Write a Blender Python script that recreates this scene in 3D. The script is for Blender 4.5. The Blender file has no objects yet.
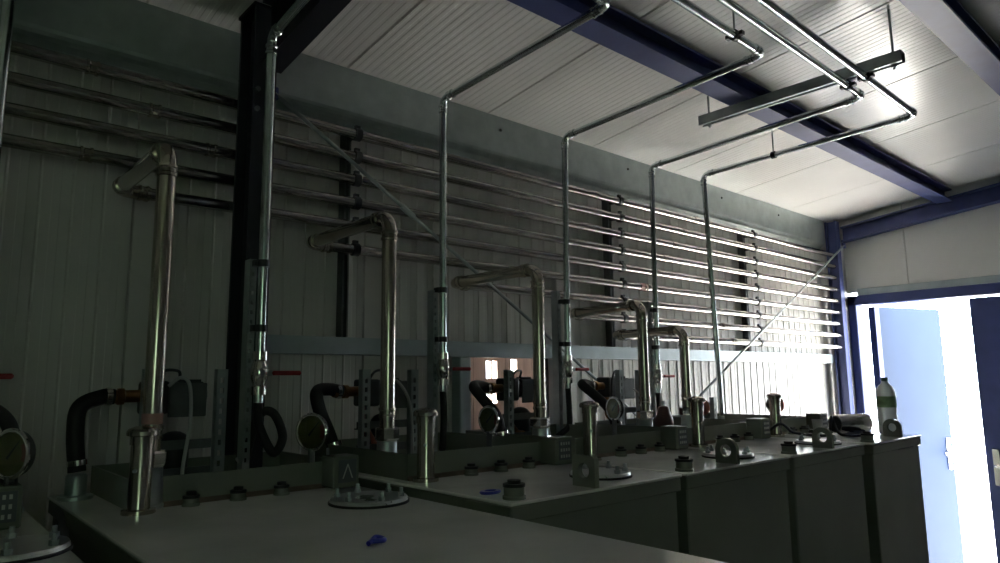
import bpy, bmesh, math, random
from mathutils import Vector, Matrix
random.seed(7)
PI = math.pi
S = bpy.context.scene
C = S.collection

# ------------------------------------------------------------------ camera, sky, sun, exposure
# X runs along the pipe wall towards the door, Y towards the pipe wall, Z up
cam = bpy.data.cameras.new('camera')
cam.sensor_width = 36.0
cam.lens = 690.87 / 1000 * 36.0
cam.clip_start = 0.02
co = bpy.data.objects.new('camera', cam)
C.objects.link(co)
yaw, pit, roll = math.radians(48.492), math.radians(8.1354), math.radians(-0.6593)
fw = Vector((math.cos(yaw) * math.cos(pit), math.sin(yaw) * math.cos(pit), math.sin(pit)))
r0 = fw.cross(Vector((0, 0, 1))).normalized()
u0 = r0.cross(fw)
rt = r0 * math.cos(roll) + u0 * math.sin(roll)
up = -r0 * math.sin(roll) + u0 * math.cos(roll)
co.matrix_world = Matrix(((rt.x, up.x, -fw.x, 0), (rt.y, up.y, -fw.y, 0), (rt.z, up.z, -fw.z, 1.65), (0, 0, 0, 1)))
S.camera = co

SKY = 13.0
wd = bpy.data.worlds.new('sky')
S.world = wd
wd.use_nodes = True
bg = wd.node_tree.nodes['Background']
bg.inputs[0].default_value = (0.86, 0.94, 1.0, 1)
bg.inputs[1].default_value = SKY

sl = bpy.data.lights.new('sun', 'SUN')
sl.energy = 150.0
sl.angle = math.radians(2)
sl.color = (1.0, 0.96, 0.9)
so = bpy.data.objects.new('sun', sl)
C.objects.link(so)
so.rotation_euler = Vector((-0.12, -0.20, -0.97)).to_track_quat('-Z', 'Y').to_euler()   # high over the yard, in through the open door onto the floor

S.view_settings.view_transform = 'Standard'
S.view_settings.look = 'None'
S.view_settings.gamma = 1.0
S.view_settings.use_curve_mapping = False
S.view_settings.exposure = 0.75

# ------------------------------------------------------------------ materials
MATS = {}
def mat(name, col, rough=0.5, metal=0.0, var=0.12, scale=6.0, bump=0.0, bscale=60.0, stretch=None, trans=0.0, spec=0.5, rvar=0.0, emit=None):
    m = bpy.data.materials.new(name)
    m.use_nodes = True
    nt = m.node_tree
    b = nt.nodes['Principled BSDF']
    b.inputs['Metallic'].default_value = metal
    b.inputs['Roughness'].default_value = rough
    b.inputs['Specular IOR Level'].default_value = spec
    b.inputs['Transmission Weight'].default_value = trans
    tc = nt.nodes.new('ShaderNodeTexCoord')
    mp = nt.nodes.new('ShaderNodeMapping')
    if stretch: mp.inputs['Scale'].default_value = stretch
    nt.links.new(tc.outputs['Object'], mp.inputs['Vector'])
    n = nt.nodes.new('ShaderNodeTexNoise')
    n.inputs['Scale'].default_value = scale
    n.inputs['Detail'].default_value = 6
    nt.links.new(mp.outputs[0], n.inputs['Vector'])
    cr = nt.nodes.new('ShaderNodeValToRGB')
    lo = [max(0, c * (1 - var)) for c in col] + [1]
    hi = [min(1, c * (1 + var)) for c in col] + [1]
    cr.color_ramp.elements[0].position = 0.3
    cr.color_ramp.elements[1].position = 0.7
    cr.color_ramp.elements[0].color = lo
    cr.color_ramp.elements[1].color = hi
    nt.links.new(n.outputs['Fac'], cr.inputs[0])
    nt.links.new(cr.outputs[0], b.inputs['Base Color'])
    if rvar:
        mr = nt.nodes.new('ShaderNodeMapRange')
        mr.inputs[3].default_value = max(0.02, rough - rvar)
        mr.inputs[4].default_value = min(1, rough + rvar)
        nt.links.new(n.outputs['Fac'], mr.inputs[0])
        nt.links.new(mr.outputs[0], b.inputs['Roughness'])
    if bump:
        n2 = nt.nodes.new('ShaderNodeTexNoise')
        n2.inputs['Scale'].default_value = bscale
        nt.links.new(mp.outputs[0], n2.inputs['Vector'])
        bp = nt.nodes.new('ShaderNodeBump')
        bp.inputs['Strength'].default_value = bump
        bp.inputs['Distance'].default_value = 0.004
        nt.links.new(n2.outputs['Fac'], bp.inputs['Height'])
        nt.links.new(bp.outputs[0], b.inputs['Normal'])
    MATS[name] = m
    return m

mat('wall_white', (0.56, 0.55, 0.52), 0.42, var=0.05, scale=3, bump=0.05, bscale=20)
mat('ceiling_white', (0.80, 0.79, 0.765), 0.27, var=0.04, scale=3, bump=0.08, bscale=9)
mat('end_white', (0.62, 0.62, 0.60), 0.45, var=0.04, scale=3)
mat('dark_joint', (0.03, 0.03, 0.03), 0.8)
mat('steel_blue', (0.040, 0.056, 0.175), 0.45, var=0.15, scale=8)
mat('steel_blue_shaded', (0.010, 0.011, 0.020), 0.5, var=0.15, scale=8)  # blue steel darkened: shade on column and rafter put into the colour
mat('door_blue', (0.0135, 0.027, 0.060), 0.65, var=0.06, scale=4, spec=0.15)
mat('trim_galv', (0.36, 0.41, 0.40), 0.38, 0.55, var=0.12, scale=14, rvar=0.08)
mat('rail_galv', (0.38, 0.44, 0.46), 0.4, 0.5, var=0.12, scale=10, rvar=0.08)
mat('stainless', (0.46, 0.42, 0.36), 0.17, 1.0, var=0.08, scale=20, rvar=0.05)
mat('galv_pipe', (0.42, 0.40, 0.375), 0.19, 1.0, var=0.06, scale=12, rvar=0.04)
mat('thin_pipe', (0.52, 0.57, 0.57), 0.20, 1.0, var=0.12, scale=16, rvar=0.06)
mat('chrome', (0.72, 0.70, 0.66), 0.12, 1.0, var=0.05)
mat('strut_zinc', (0.36, 0.40, 0.40), 0.42, 0.8, var=0.14, scale=20, rvar=0.1)
mat('cover_zinc', (0.62, 0.64, 0.64), 0.3, 0.75, var=0.1, scale=14, rvar=0.1)
mat('strut_dark', (0.12, 0.13, 0.13), 0.5, 0.6, var=0.14, scale=20)
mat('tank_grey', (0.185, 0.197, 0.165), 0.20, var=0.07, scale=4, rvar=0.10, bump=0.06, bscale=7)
mat('tank_top_lit', (0.70, 0.705, 0.67), 0.13, spec=0.85, var=0.10, scale=5, rvar=0.12, bump=0.07, bscale=8)  # lids lightened: the light falling on the tops is put into the colour
mat('black_rubber', (0.009, 0.009, 0.009), 0.6, var=0.3, scale=20)
mat('black_paint', (0.02, 0.022, 0.024), 0.4, var=0.3, scale=20)
mat('brass', (0.28, 0.15, 0.07), 0.35, 1.0, var=0.2, scale=25)
mat('copper_paint', (0.32, 0.11, 0.07), 0.4, 0.3, var=0.2, scale=25)
mat('filter_red', (0.10, 0.045, 0.037), 0.4, var=0.2, scale=25)
mat('red_grip', (0.30, 0.012, 0.015), 0.4, var=0.1)
mat('olive_dial', (0.16, 0.15, 0.05), 0.35, var=0.3, scale=30)
mat('red_dial', (0.25, 0.05, 0.03), 0.35, var=0.2)
mat('glass', (0.9, 0.95, 0.92), 0.03, trans=1.0, var=0.0)
mat('grey_tube', (0.45, 0.46, 0.45), 0.5, var=0.08)
mat('plate_dark', (0.10, 0.11, 0.12), 0.4, var=0.1)
mat('plate_light', (0.50, 0.51, 0.48), 0.4, var=0.05)
mat('blue_plastic', (0.03, 0.04, 0.40), 0.3, var=0.15)
mat('floor_concrete', (0.17, 0.165, 0.155), 0.55, var=0.2, scale=3, bump=0.2, bscale=40)
mat('yard_concrete', (0.30, 0.29, 0.275), 0.8, var=0.1, scale=1.5)
mat('room_wall', (0.40, 0.41, 0.385), 0.5, var=0.05, scale=2)
mat('brown_board', (0.52, 0.38, 0.30), 0.6, var=0.2, scale=3, stretch=(8, 8, 1))
mat('bottle_plastic', (0.93, 0.95, 0.96), 0.2, trans=0.12, var=0.02)
mat('bottle_label', (0.22, 0.34, 0.18), 0.45, var=0.5, scale=30)
mat('cap_green', (0.02, 0.09, 0.07), 0.4)
mat('can_silver', (0.62, 0.62, 0.62), 0.22, 1.0, var=0.1, scale=20)
mat('cup_grey', (0.40, 0.41, 0.40), 0.5, var=0.06)
mat('cable_black', (0.014, 0.015, 0.02), 0.45, var=0.2)
mat('cloth_navy', (0.012, 0.016, 0.04), 0.8, var=0.3, scale=30)
mat('rust_line', (0.13, 0.095, 0.075), 0.7, var=0.3, scale=30)
mat('tape_pink', (0.55, 0.30, 0.26), 0.5, var=0.1)

m = bpy.data.materials.new('fill_glass')  # tinted glass of the added fill window
m.use_nodes = True
nt = m.node_tree
nt.nodes.remove(nt.nodes['Principled BSDF'])
tr = nt.nodes.new('ShaderNodeBsdfTransparent'); tr.inputs[0].default_value = (0.34, 0.395, 0.32, 1)
gs = nt.nodes.new('ShaderNodeBsdfGlossy'); gs.inputs['Roughness'].default_value = 0.03
mx = nt.nodes.new('ShaderNodeMixShader'); mx.inputs[0].default_value = 0.07
nt.links.new(tr.outputs[0], mx.inputs[1]); nt.links.new(gs.outputs[0], mx.inputs[2])
nt.links.new(mx.outputs[0], nt.nodes['Material Output'].inputs[0])
MATS['fill_glass'] = m

# ------------------------------------------------------------------ mesh helpers
def new(): return bmesh.new()

def box(bm, a, b, bev=0.0, seg=1):
    x0, x1 = sorted((a[0], b[0])); y0, y1 = sorted((a[1], b[1])); z0, z1 = sorted((a[2], b[2]))
    v = [bm.verts.new(p) for p in ((x0, y0, z0), (x1, y0, z0), (x1, y1, z0), (x0, y1, z0), (x0, y0, z1), (x1, y0, z1), (x1, y1, z1), (x0, y1, z1))]
    f = [bm.faces.new([v[i] for i in q]) for q in ((0, 3, 2, 1), (4, 5, 6, 7), (0, 1, 5, 4), (1, 2, 6, 5), (2, 3, 7, 6), (3, 0, 4, 7))]
    if bev:
        es = list({e for q in f for e in q.edges})
        bmesh.ops.bevel(bm, geom=es, offset=bev, segments=seg, affect='EDGES', profile=0.5)
    return bm

def fillet(pts, r, n=6):
    pts = [Vector(p) for p in pts]
    if len(pts) < 3 or r <= 0: return pts
    out = [pts[0]]
    for i in range(1, len(pts) - 1):
        p, a, b = pts[i], pts[i - 1], pts[i + 1]
        d1 = (a - p).normalized(); d2 = (b - p).normalized()
        ang = d1.angle(d2)
        if ang > PI - 0.02:
            out.append(p); continue
        t = min(r / math.tan(ang / 2), (a - p).length * 0.49, (b - p).length * 0.49)
        rr = t * math.tan(ang / 2)
        bis = (d1 + d2).normalized()
        c = p + bis * (rr / math.sin(ang / 2))
        s = p + d1 * t - c; e = p + d2 * t - c
        tot = s.angle(e); ax = s.cross(e).normalized()
        for k in range(n + 1):
            out.append(c + Matrix.Rotation(tot * k / n, 3, ax) @ s)
    out.append(pts[-1])
    return out

def tube(bm, pts, r, seg=14, bend=0.0, n=6, cap=True):
    P = fillet(pts, bend, n)
    if not hasattr(r, '__len__'): r = [r] * len(P)
    T = []
    for i in range(len(P)):
        a = P[max(i - 1, 0)]; b = P[min(i + 1, len(P) - 1)]
        T.append((b - a).normalized())
    N = T[0].orthogonal().normalized()
    rings = []
    for i, p in enumerate(P):
        if i:
            q = T[i - 1].rotation_difference(T[i]); N = (q @ N)
            N = (N - T[i] * N.dot(T[i])).normalized()
        B = T[i].cross(N)
        rings.append([bm.verts.new(p + (N * math.cos(2 * PI * k / seg) + B * math.sin(2 * PI * k / seg)) * r[i]) for k in range(seg)])
    for A, B in zip(rings, rings[1:]):
        for k in range(seg):
            f = bm.faces.new((A[k], A[(k + 1) % seg], B[(k + 1) % seg], B[k])); f.smooth = True
    if cap:
        bm.faces.new(list(reversed(rings[0]))); bm.faces.new(rings[-1])
    return bm

def spline(pts, n=8):
    P = [Vector(p) for p in pts]
    P = [P[0] * 2 - P[1]] + P + [P[-1] * 2 - P[-2]]
    out = []
    for i in range(1, len(P) - 2):
        a, b, c, d = P[i - 1:i + 3]
        for k in range(n):
            t = k / n
            out.append(0.5 * ((2 * b) + (c - a) * t + (2 * a - 5 * b + 4 * c - d) * t * t + (3 * b - a - 3 * c + d) * t ** 3))
    out.append(P[-2])
    return out

def frame(o, axis):
    z = Vector(axis).normalized(); x = z.orthogonal().normalized(); y = z.cross(x)
    if abs(z.z) > 0.999: x, y = Vector((1, 0, 0)), Vector((0, 1, 0)) * (1 if z.z > 0 else -1)
    return Matrix(((x.x, y.x, z.x, o[0]), (x.y, y.y, z.y, o[1]), (x.z, y.z, z.z, o[2]), (0, 0, 0, 1)))

def lathe(bm, prof, o=(0, 0, 0), axis=(0, 0, 1), seg=20, smooth=True, sx=1.0, sy=1.0):
    M = frame(o, axis)
    rings = []
    for r, z in prof:
        if r < 1e-6: rings.append([bm.verts.new(M @ Vector((0, 0, z)))])
        else: rings.append([bm.verts.new(M @ Vector((r * sx * math.cos(2 * PI * k / seg), r * sy * math.sin(2 * PI * k / seg), z))) for k in range(seg)])
    for A, B in zip(rings, rings[1:]):
        for k in range(seg):
            if len(A) == 1 and len(B) == 1: continue
            if len(A) == 1: f = bm.faces.new((A[0], B[(k + 1) % seg], B[k]))
            elif len(B) == 1: f = bm.faces.new((A[k], A[(k + 1) % seg], B[0]))
            else: f = bm.faces.new((A[k], A[(k + 1) % seg], B[(k + 1) % seg], B[k]))
            f.smooth = smooth
    return bm

def cyl(bm, o, axis, r, h, seg=16, ch=0.0):
    if ch: return lathe(bm, [(0, 0), (r - ch, 0), (r, ch), (r, h - ch), (r - ch, h), (0, h)], o, axis, seg)
    return lathe(bm, [(0, 0), (r, 0), (r, 0), (r, h), (r, h), (0, h)], o, axis, seg, smooth=False) if seg <= 8 else lathe(bm, [(0, 0), (r, 0), (r, h), (0, h)], o, axis, seg)

def torus(bm, o, axis, R, r, seg=28, s2=10, arc=(0, 2 * PI)):
    M = frame(o, axis)
    full = abs(arc[1] - arc[0] - 2 * PI) < 1e-4
    n = seg if full else seg + 1
    rings = []
    for i in range(n):
        a = arc[0] + (arc[1] - arc[0]) * i / seg
        rings.append([bm.verts.new(M @ Vector(((R + r * math.cos(b)) * math.cos(a), (R + r * math.cos(b)) * math.sin(a), r * math.sin(b)))) for b in [2 * PI * k / s2 for k in range(s2)]])
    for i in range(n if full else n - 1):
        A, B = rings[i], rings[(i + 1) % n]
        for k in range(s2):
            f = bm.faces.new((A[k], B[k], B[(k + 1) % s2], A[(k + 1) % s2])); f.smooth = True
    return bm

def prism(bm, poly, a, b, axis='x'):
    """extrude a closed 2D outline from a to b along axis; poly is (y,z), (x,z) or (x,y)"""
    def pt(p, t): return {'x': (t, p[0], p[1]), 'y': (p[0], t, p[1]), 'z': (p[0], p[1], t)}[axis]
    A = [bm.verts.new(pt(p, a)) for p in poly]; B = [bm.verts.new(pt(p, b)) for p in poly]
    n = len(poly)
    for i in range(n): bm.faces.new((A[i], A[(i + 1) % n], B[(i + 1) % n], B[i]))
    bm.faces.new(list(reversed(A))); bm.faces.new(B)
    return bm

ORG = {}
def obj(name, bm, m, parent=None, org=None, recalc=True):
    if recalc: bmesh.ops.recalc_face_normals(bm, faces=bm.faces)
    o_ = Vector(ORG[parent.name]) if parent is not None else Vector(org if org is not None else (0, 0, 0))
    for e in bm.edges:
        if len(e.link_faces) == 2 and e.calc_face_angle(0) > 0.55: e.smooth = False
    bmesh.ops.translate(bm, verts=bm.verts, vec=-o_)
    me = bpy.data.meshes.new(name)
    bm.to_mesh(me); bm.free()
    me.materials.append(MATS[m])
    o = bpy.data.objects.new(name, me)
    C.objects.link(o)
    ORG[o.name] = o_
    if parent is not None: o.parent = parent
    else: o.location = o_
    return o

def thing(name, label, cat, base, group=None):
    o = bpy.data.objects.new(name, None)
    o.empty_display_size = 0.05
    C.objects.link(o)
    o.location = base
    ORG[o.name] = Vector(base)
    return tag(o, label, cat, group)

def tag(o, label, cat, group=None):
    o['label'] = label; o['category'] = cat
    if group: o['group'] = group
    return o

def struct(o, label=None, cat=None):
    o['kind'] = 'structure'
    if label: o['label'] = label
    if cat: o['category'] = cat
    return o

def sempty(name, label, cat):
    o = bpy.data.objects.new(name, None)
    C.objects.link(o); ORG[o.name] = Vector((0, 0, 0))
    return struct(o, label, cat)

# ------------------------------------------------------------------ the setting
W = 2.152                       # face of the pipe wall
D = 5.132                       # face of the door wall
XB, YR = -2.6, -2.6             # back wall, opposite wall
CE0, CES = 2.76, 0.115          # ceiling height at Y = 2.1 and its rise away from the pipe wall
def ceil(y): return CE0 + CES * (2.1 - y)

struct(obj('floor', box(new(), (XB - .1, YR - .1, -0.2), (D + .06, W + .1, 0.0)), 'floor_concrete'), 'grey concrete floor of the plant room', 'floor')
struct(obj('ground', box(box(new(), (D + .06, -14, -0.25), (26, 16, -0.03)), (-14, -14, -0.25), (D + .059, YR - .101, -0.03)), 'yard_concrete'), 'pale sunlit concrete yard outside the open door', 'ground')

# pipe wall: ribbed sandwich panels
wl = sempty('wall_left', 'white ribbed sandwich panel wall behind the pipes', 'wall')
PIT, PW, PO = 0.076, 0.76, 0.496
def wall_panel(x0, x1, z0, z1):
    """vertical panel with narrow raised beads every 76 mm and a shallow step between them"""
    xs = [(x0, 0.006), (x0 + 0.003, 0.0)]
    k = math.ceil((x0 - PO) / PIT - 1e-6)
    while PO + k * PIT < x1 + 0.001:
        g = PO + k * PIT
        if x0 + 0.012 < g < x1 - 0.012:
            xs += [(g - 0.0045, 0.0), (g - 0.0012, -0.0038), (g + 0.0012, -0.0038), (g + 0.0045, 0.0)]
        mid = g + PIT * 0.5
        if x0 + 0.012 < mid < x1 - 0.012:
            xs += [(mid - 0.011, 0.0), (mid - 0.009, 0.0012), (mid + 0.009, 0.0012), (mid + 0.011, 0.0)]
        k += 1
    xs += [(x1 - 0.003, 0.0), (x1, 0.006)]
    poly = [(x, W + d) for x, d in xs] + [(x1, W + 0.06), (x0, W + 0.06)]
    return prism(new(), poly, z0, z1, 'z')
OX0, OX1 = 1.705, 2.241         # opening below the rail
ZR = 1.77
x = PO - PW * 5
while x < D:
    a, b = max(x, XB), min(x + PW, D + .06)
    if b > a + 0.02:
        obj('wall_panel', wall_panel(a + 0.001, b - 0.001, ZR, 2.86), 'wall_white', wl)
        for p, q in ((a, min(b, OX0)), (max(a, OX1), b)):
            if q - p > 0.03:
                obj('wall_panel', wall_panel(p + 0.001, q - 0.001, 0.0, ZR), 'wall_white', wl)
    x += PW
obj('backing', box(box(box(new(), (XB, W + .0601, 0), (OX0, W + .09, 2.9)), (OX1, W + .0601, 0), (D + .06, W + .09, 2.9)), (OX0, W + .0601, ZR), (OX1, W + .09, 2.9)), 'dark_joint', wl)

# ceiling: roof panels with micro ribs, seams square to the pipe wall
ce = sempty('ceiling', 'white ribbed roof panels rising away from the pipe wall', 'ceiling')
SP = 0.66
def roof_panel(x0, x1):
    n = 22
    w = (x1 - x0) / n
    prof = [(x0, 0.006), (x0 + 0.003, 0)]
    for i in range(n):
        g = x0 + w * i
        prof += [(g + w * .38, 0.0), (g + w * .46, 0.0009), (g + w * .82, 0.0009), (g + w * .9, 0.0)]
    prof += [(x1 - 0.003, 0), (x1, 0.006)]
    bm = new()
    ya, yb = W + .08, YR - .08
    A = [bm.verts.new((px, ya, ceil(ya) + d)) for px, d in prof] + [bm.verts.new((x1, ya, ceil(ya) + .06)), bm.verts.new((x0, ya, ceil(ya) + .06))]
    B = [bm.verts.new((px, yb, ceil(yb) + d)) for px, d in prof] + [bm.verts.new((x1, yb, ceil(yb) + .06)), bm.verts.new((x0, yb, ceil(yb) + .06))]
    n = len(A)
    for i in range(n): bm.faces.new((A[i], A[(i + 1) % n], B[(i + 1) % n], B[i]))
    bm.faces.new(A); bm.faces.new(list(reversed(B)))
    return bm
x = 1.145 - SP * 6
while x < D + .06:
    obj('roof_panel', roof_panel(x + 0.001, min(x + SP, D + .1) - 0.001), 'ceiling_white', ce)
    x += SP
bm = new()
v = [bm.verts.new(p) for p in ((XB - .3, W + .09, ceil(W) + .062), (D + .1, W + .09, ceil(W) + .062), (D + .1, YR - .1, ceil(YR) + .09), (XB - .3, YR - .1, ceil(YR) + .09))]
bm.faces.new(v)
obj('roof_deck', bm, 'dark_joint', ce)

# door wall
we = sempty('wall_end', 'white panel wall with the blue double door', 'wall')
DH, DL, DR = 2.145, 1.975, 0.52          # door head, left and right reveal
def epanel(y0, y1, z0, z1, zt=None):
    bm = new()
    x0, x1 = D, D + .06
    t0 = zt if zt else z1
    v = [bm.verts.new(p) for p in ((x0, y0, z0), (x0, y1, z0), (x0, y1, z1), (x0, y0, t0), (x1, y0, z0), (x1, y1, z0), (x1, y1, z1), (x1, y0, t0))]
    for q in ((0, 1, 2, 3), (7, 6, 5, 4), (0, 4, 5, 1), (1, 5, 6, 2), (2, 6, 7, 3), (3, 7, 4, 0)): bm.faces.new([v[i] for i in q])
    bmesh.ops.bevel(bm, geom=list(bm.edges), offset=0.003, segments=1, affect='EDGES')
    return bm
ys = [W, 1.635, 0.97, 0.31, -0.35, -1.01, -1.67, YR]
for a, b in zip(ys, ys[1:]):
    zb = 2.24
    obj('wall_panel', epanel(b + .001, a - .001, zb, ceil(a) + .05, ceil(b) + .05), 'end_white', we)
obj('wall_panel', epanel(DL + .06, W, 0, 2.239), 'end_white', we)
obj('wall_panel', epanel(YR, DR - .06, 0, 2.239), 'end_white', we)
obj('head_trim', box(new(), (D - .018, DR - .12, 2.215), (D - .0005, 1.965, 2.262), .004), 'rail_galv', we)
obj('side_trim', box(new(), (D - .05, 2.036, 0), (D - .0005, 2.10, 2.585), .004), 'end_white', we)

# opposite and rear walls of the room
WX0, WX1, WZ0, WZ1 = -1.60, -0.50, 1.60, 2.40      # unseen window added opposite the pipes, fill light for the left side
bm = new()
for a, b in (((XB - .1, 0), (WX0, 3.4)), ((WX1, 0), (D + .06, 3.4)), ((WX0, 0), (WX1, WZ0)), ((WX0, WZ1), (WX1, 3.4))):
    box(bm, (a[0], YR - .1, a[1]), (b[0], YR, b[1]))
struct(obj('wall_right', bm, 'room_wall'), 'plain grey wall opposite the pipes', 'wall')
struct(obj('wall_back', box(new(), (XB - .1, YR, 0), (XB, W + .08, 3.4)), 'room_wall'), 'plain grey wall behind the camera', 'wall')

wn = sempty('fill_window', 'added fill window in the unseen wall opposite the pipes', 'window')
bm = new()
for a, b in (((WX0, WZ0), (WX0 + .04, WZ1)), ((WX1 - .04, WZ0), (WX1, WZ1)), ((WX0 + .04, WZ0), (WX1 - .04, WZ0 + .04)), ((WX0 + .04, WZ1 - .04), (WX1 - .04, WZ1))):
    box(bm, (a[0], YR - .07, a[1]), (b[0], YR - .02, b[1]))
obj('fill_frame', bm, 'end_white', wn)
obj('fill_pane', box(new(), (WX0 + .04, YR - .048, WZ0 + .04), (WX1 - .04, YR - .044, WZ1 - .04)), 'fill_glass', wn)

# door frame and leaves
df = sempty('door_1', 'blue steel double door with the left leaf open', 'door')
obj('jamb', box(new(), (D - .03, DL, 0), (D + .075, DL + .055, DH + .06), .004), 'steel_blue', df)
obj('jamb', box(new(), (D - .03, DR - .055, 0), (D + .075, DR, DH + .06), .004), 'steel_blue', df)
obj('lintel', box(new(), (D - .03, DR - .055, DH), (D + .075, DL + .055, DH + .068), .004), 'steel_blue', df)
def leaf(hinge, ang, width, paint):
    """door leaf 45 mm thick; built along +u from the hinge"""
    M = Matrix.Translation(hinge) @ Matrix.Rotation(ang, 4, 'Z')
    def place(bm): bmesh.ops.transform(bm, matrix=M, verts=bm.verts); return bm
    lf = obj('door_leaf', place(box(new(), (0.0, -.0225, 0.02), (width, .0225, DH - .012), .003)), paint, df)
    for a, b in (((0, -.026, .02), (.05, .026, DH - .012)),):
        obj('edge_stile', place(box(new(), a, b, .003)), 'steel_blue', lf)
    h = new()
    for s in (-1, 1):
        box(h, (width - .075, s * .0225, .98), (width - .035, s * .032, 1.20), .004)
        tube(h, [(width - .055, s * .03, 1.10), (width - .055, s * .075, 1.10), (width - .17, s * .075, 1.10)], .009, 10, .012)
    obj('handle', place(h), 'chrome', lf)
    return lf
leaf((D + .045, 1.905, 0), math.radians(-17.5), 0.70, 'door_blue')
leaf((D + .02, DR + .004, 0), math.radians(90), 0.775, 'steel_blue')  # same coat as the open leaf; lighter colour stands in for glare

# eaves beam: folded steel profile along the top of the pipe wall
bm = prism(new(), [(2.10, ceil(2.1) - .001), (2.10, 2.600), (2.104, 2.590), (2.112, 2.582), (2.125, 2.574), (2.138, 2.560), (2.146, 2.545), (W - .0005, 2.543), (W - .0005, ceil(W) - .001)], XB, 4.975, 'x')
ev = struct(obj('trim_1', bm, 'trim_galv'), 'grey green folded steel eaves beam above the wall pipes', 'beam')
for ex in (1.87, 2.73, 3.61, 4.3): obj('bolt', cyl(new(), (ex, 2.1, 2.70), (0, -1, 0), .006, .004, 10), 'dark_joint', ev)
# sheeting rail
bm = prism(new(), [(W - .0005, 1.80), (2.10, 1.80), (2.10, 1.742), (W - .0005, 1.742)], 0.83, 4.99, 'x')
struct(obj('trim_2', bm, 'rail_galv'), 'blue grey steel sheeting rail running along the pipe wall', 'rail')
# posts of the opening under the rail, and the lean-to room behind it
op = sempty('window_1', 'framed opening under the rail into a brown lean to', 'opening')
obj('post', box(new(), (1.650, 2.10, 0), (1.705, W + .06, 1.7415), .004), 'rail_galv', op)
obj('post', box(new(), (2.241, 2.11, 0), (2.28, W + .06, 1.7415), .004), 'rail_galv', op)
an = sempty('wall_annex', 'brown boarded lean to seen through the opening under the rail', 'wall')
AY = 3.0
px = [1.2 + .235 * i for i in range(11)]
slots = [(2.545, 2.58, 1.66, 1.76), (2.592, 2.625, 1.66, 1.76), (2.545, 2.58, 1.52, 1.60), (2.592, 2.625, 1.52, 1.60), (2.735, 2.78, 1.70, 1.77)]
zc = [0, 1.52, 1.60, 1.66, 1.70, 1.76, 1.77, 2.3]
xc = sorted(set([1.2, 3.6] + [s[0] for s in slots] + [s[1] for s in slots] + [2.0, 2.3, 2.45, 2.69, 2.9, 3.1, 3.3]))
for xa, xb in zip(xc, xc[1:]):
    bm = new()
    za = None
    for z0, z1 in zip(zc, zc[1:]):
        hole = any(s[0] <= xa + 1e-6 and xb <= s[1] + 1e-6 and s[2] <= z0 + 1e-6 and z1 <= s[3] + 1e-6 for s in slots)
        if hole:
            if za is not None: box(bm, (xa + .001, AY, za), (xb - .001, AY + .03, z0)); za = None
        elif za is None: za = z0
    if za is not None: box(bm, (xa + .001, AY, za), (xb - .001, AY + .03, 2.3))
    obj('board', bm, 'brown_board', an)
obj('side_wall', box(new(), (1.17, W + .095, 0), (1.2, AY + .03, 2.3)), 'brown_board', an)
obj('side_wall', box(new(), (3.6, W + .095, 0), (3.63, AY + .03, 1.95)), 'brown_board', an)
obj('roof', box(new(), (1.17, W + .095, 2.3), (3.63, AY + .03, 2.33)), 'brown_board', an)
obj('slab', box(new(), (1.17, W + .095, -.2), (3.63, AY + .03, 0)), 'floor_concrete', an)

# ------------------------------------------------------------------ steel frame
def ibeam_x(x0, x1, yc, zb, zt, w, tf=.010, tw=.008):
    h = w / 2
    zt2 = zt
    p = [(yc - h, zb), (yc + h, zb), (yc + h, zb + tf), (yc + tw / 2, zb + tf), (yc + tw / 2, zt2 - tf), (yc + h, zt2 - tf), (yc + h, zt2), (yc - h, zt2), (yc - h, zt2 - tf), (yc - tw / 2, zt2 - tf), (yc - tw / 2, zb + tf), (yc - h, zb + tf)]
    return prism(new(), p, x0, x1, 'x')
for yc, zb, lab in ((1.352, 2.755, 'blue steel roof beam above the pipe trapeze, nearer the pipe wall'), (0.652, 2.848, 'blue steel roof beam at the top right, farther from the pipe wall')):
    tag(obj('roof_beam', ibeam_x(.8145, D - .085, yc, zb, ceil(yc + .045) - .004, .092), 'steel_blue', None, (0.9, yc, zb)), lab, 'beam', 'blue roof beams along the room')

def rafter(name, x0, x1, ya, yb, depth, drop, lab, paint):
    """I section following the roof pitch, between x0 and x1"""
    xc = (x0 + x1) / 2; tf, tw = .011, .008
    p = [(x0, 0), (x1, 0), (x1, tf), (xc + tw / 2, tf), (xc + tw / 2, depth - tf), (x1, depth - tf), (x1, depth), (x0, depth), (x0, depth - tf), (xc - tw / 2, depth - tf), (xc - tw / 2, tf), (x0, tf)]
    bm = new()
    A = [bm.verts.new((q[0], ya, ceil(ya) - drop - depth + q[1])) for q in p]
    B = [bm.verts.new((q[0], yb, ceil(yb) - drop - depth + q[1])) for q in p]
    n = len(p)
    for i in range(n): bm.faces.new((A[i], A[(i + 1) % n], B[(i + 1) % n], B[i]))
    bm.faces.new(A); bm.faces.new(list(reversed(B)))
    return tag(obj(name, bm, paint, None, (xc, ya, ceil(ya) - drop - depth)), lab, 'beam')
rafter('rafter', .748, .812, 1.896, YR, .215, .003, 'blue steel rafter with shade in its colour, rising from the column under the roof', 'steel_blue_shaded')
rafter('rafter', D - .082, D - .002, 2.018, YR, .108, .058, 'blue sloping steel beam on the wall above the door', 'steel_blue')

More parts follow.
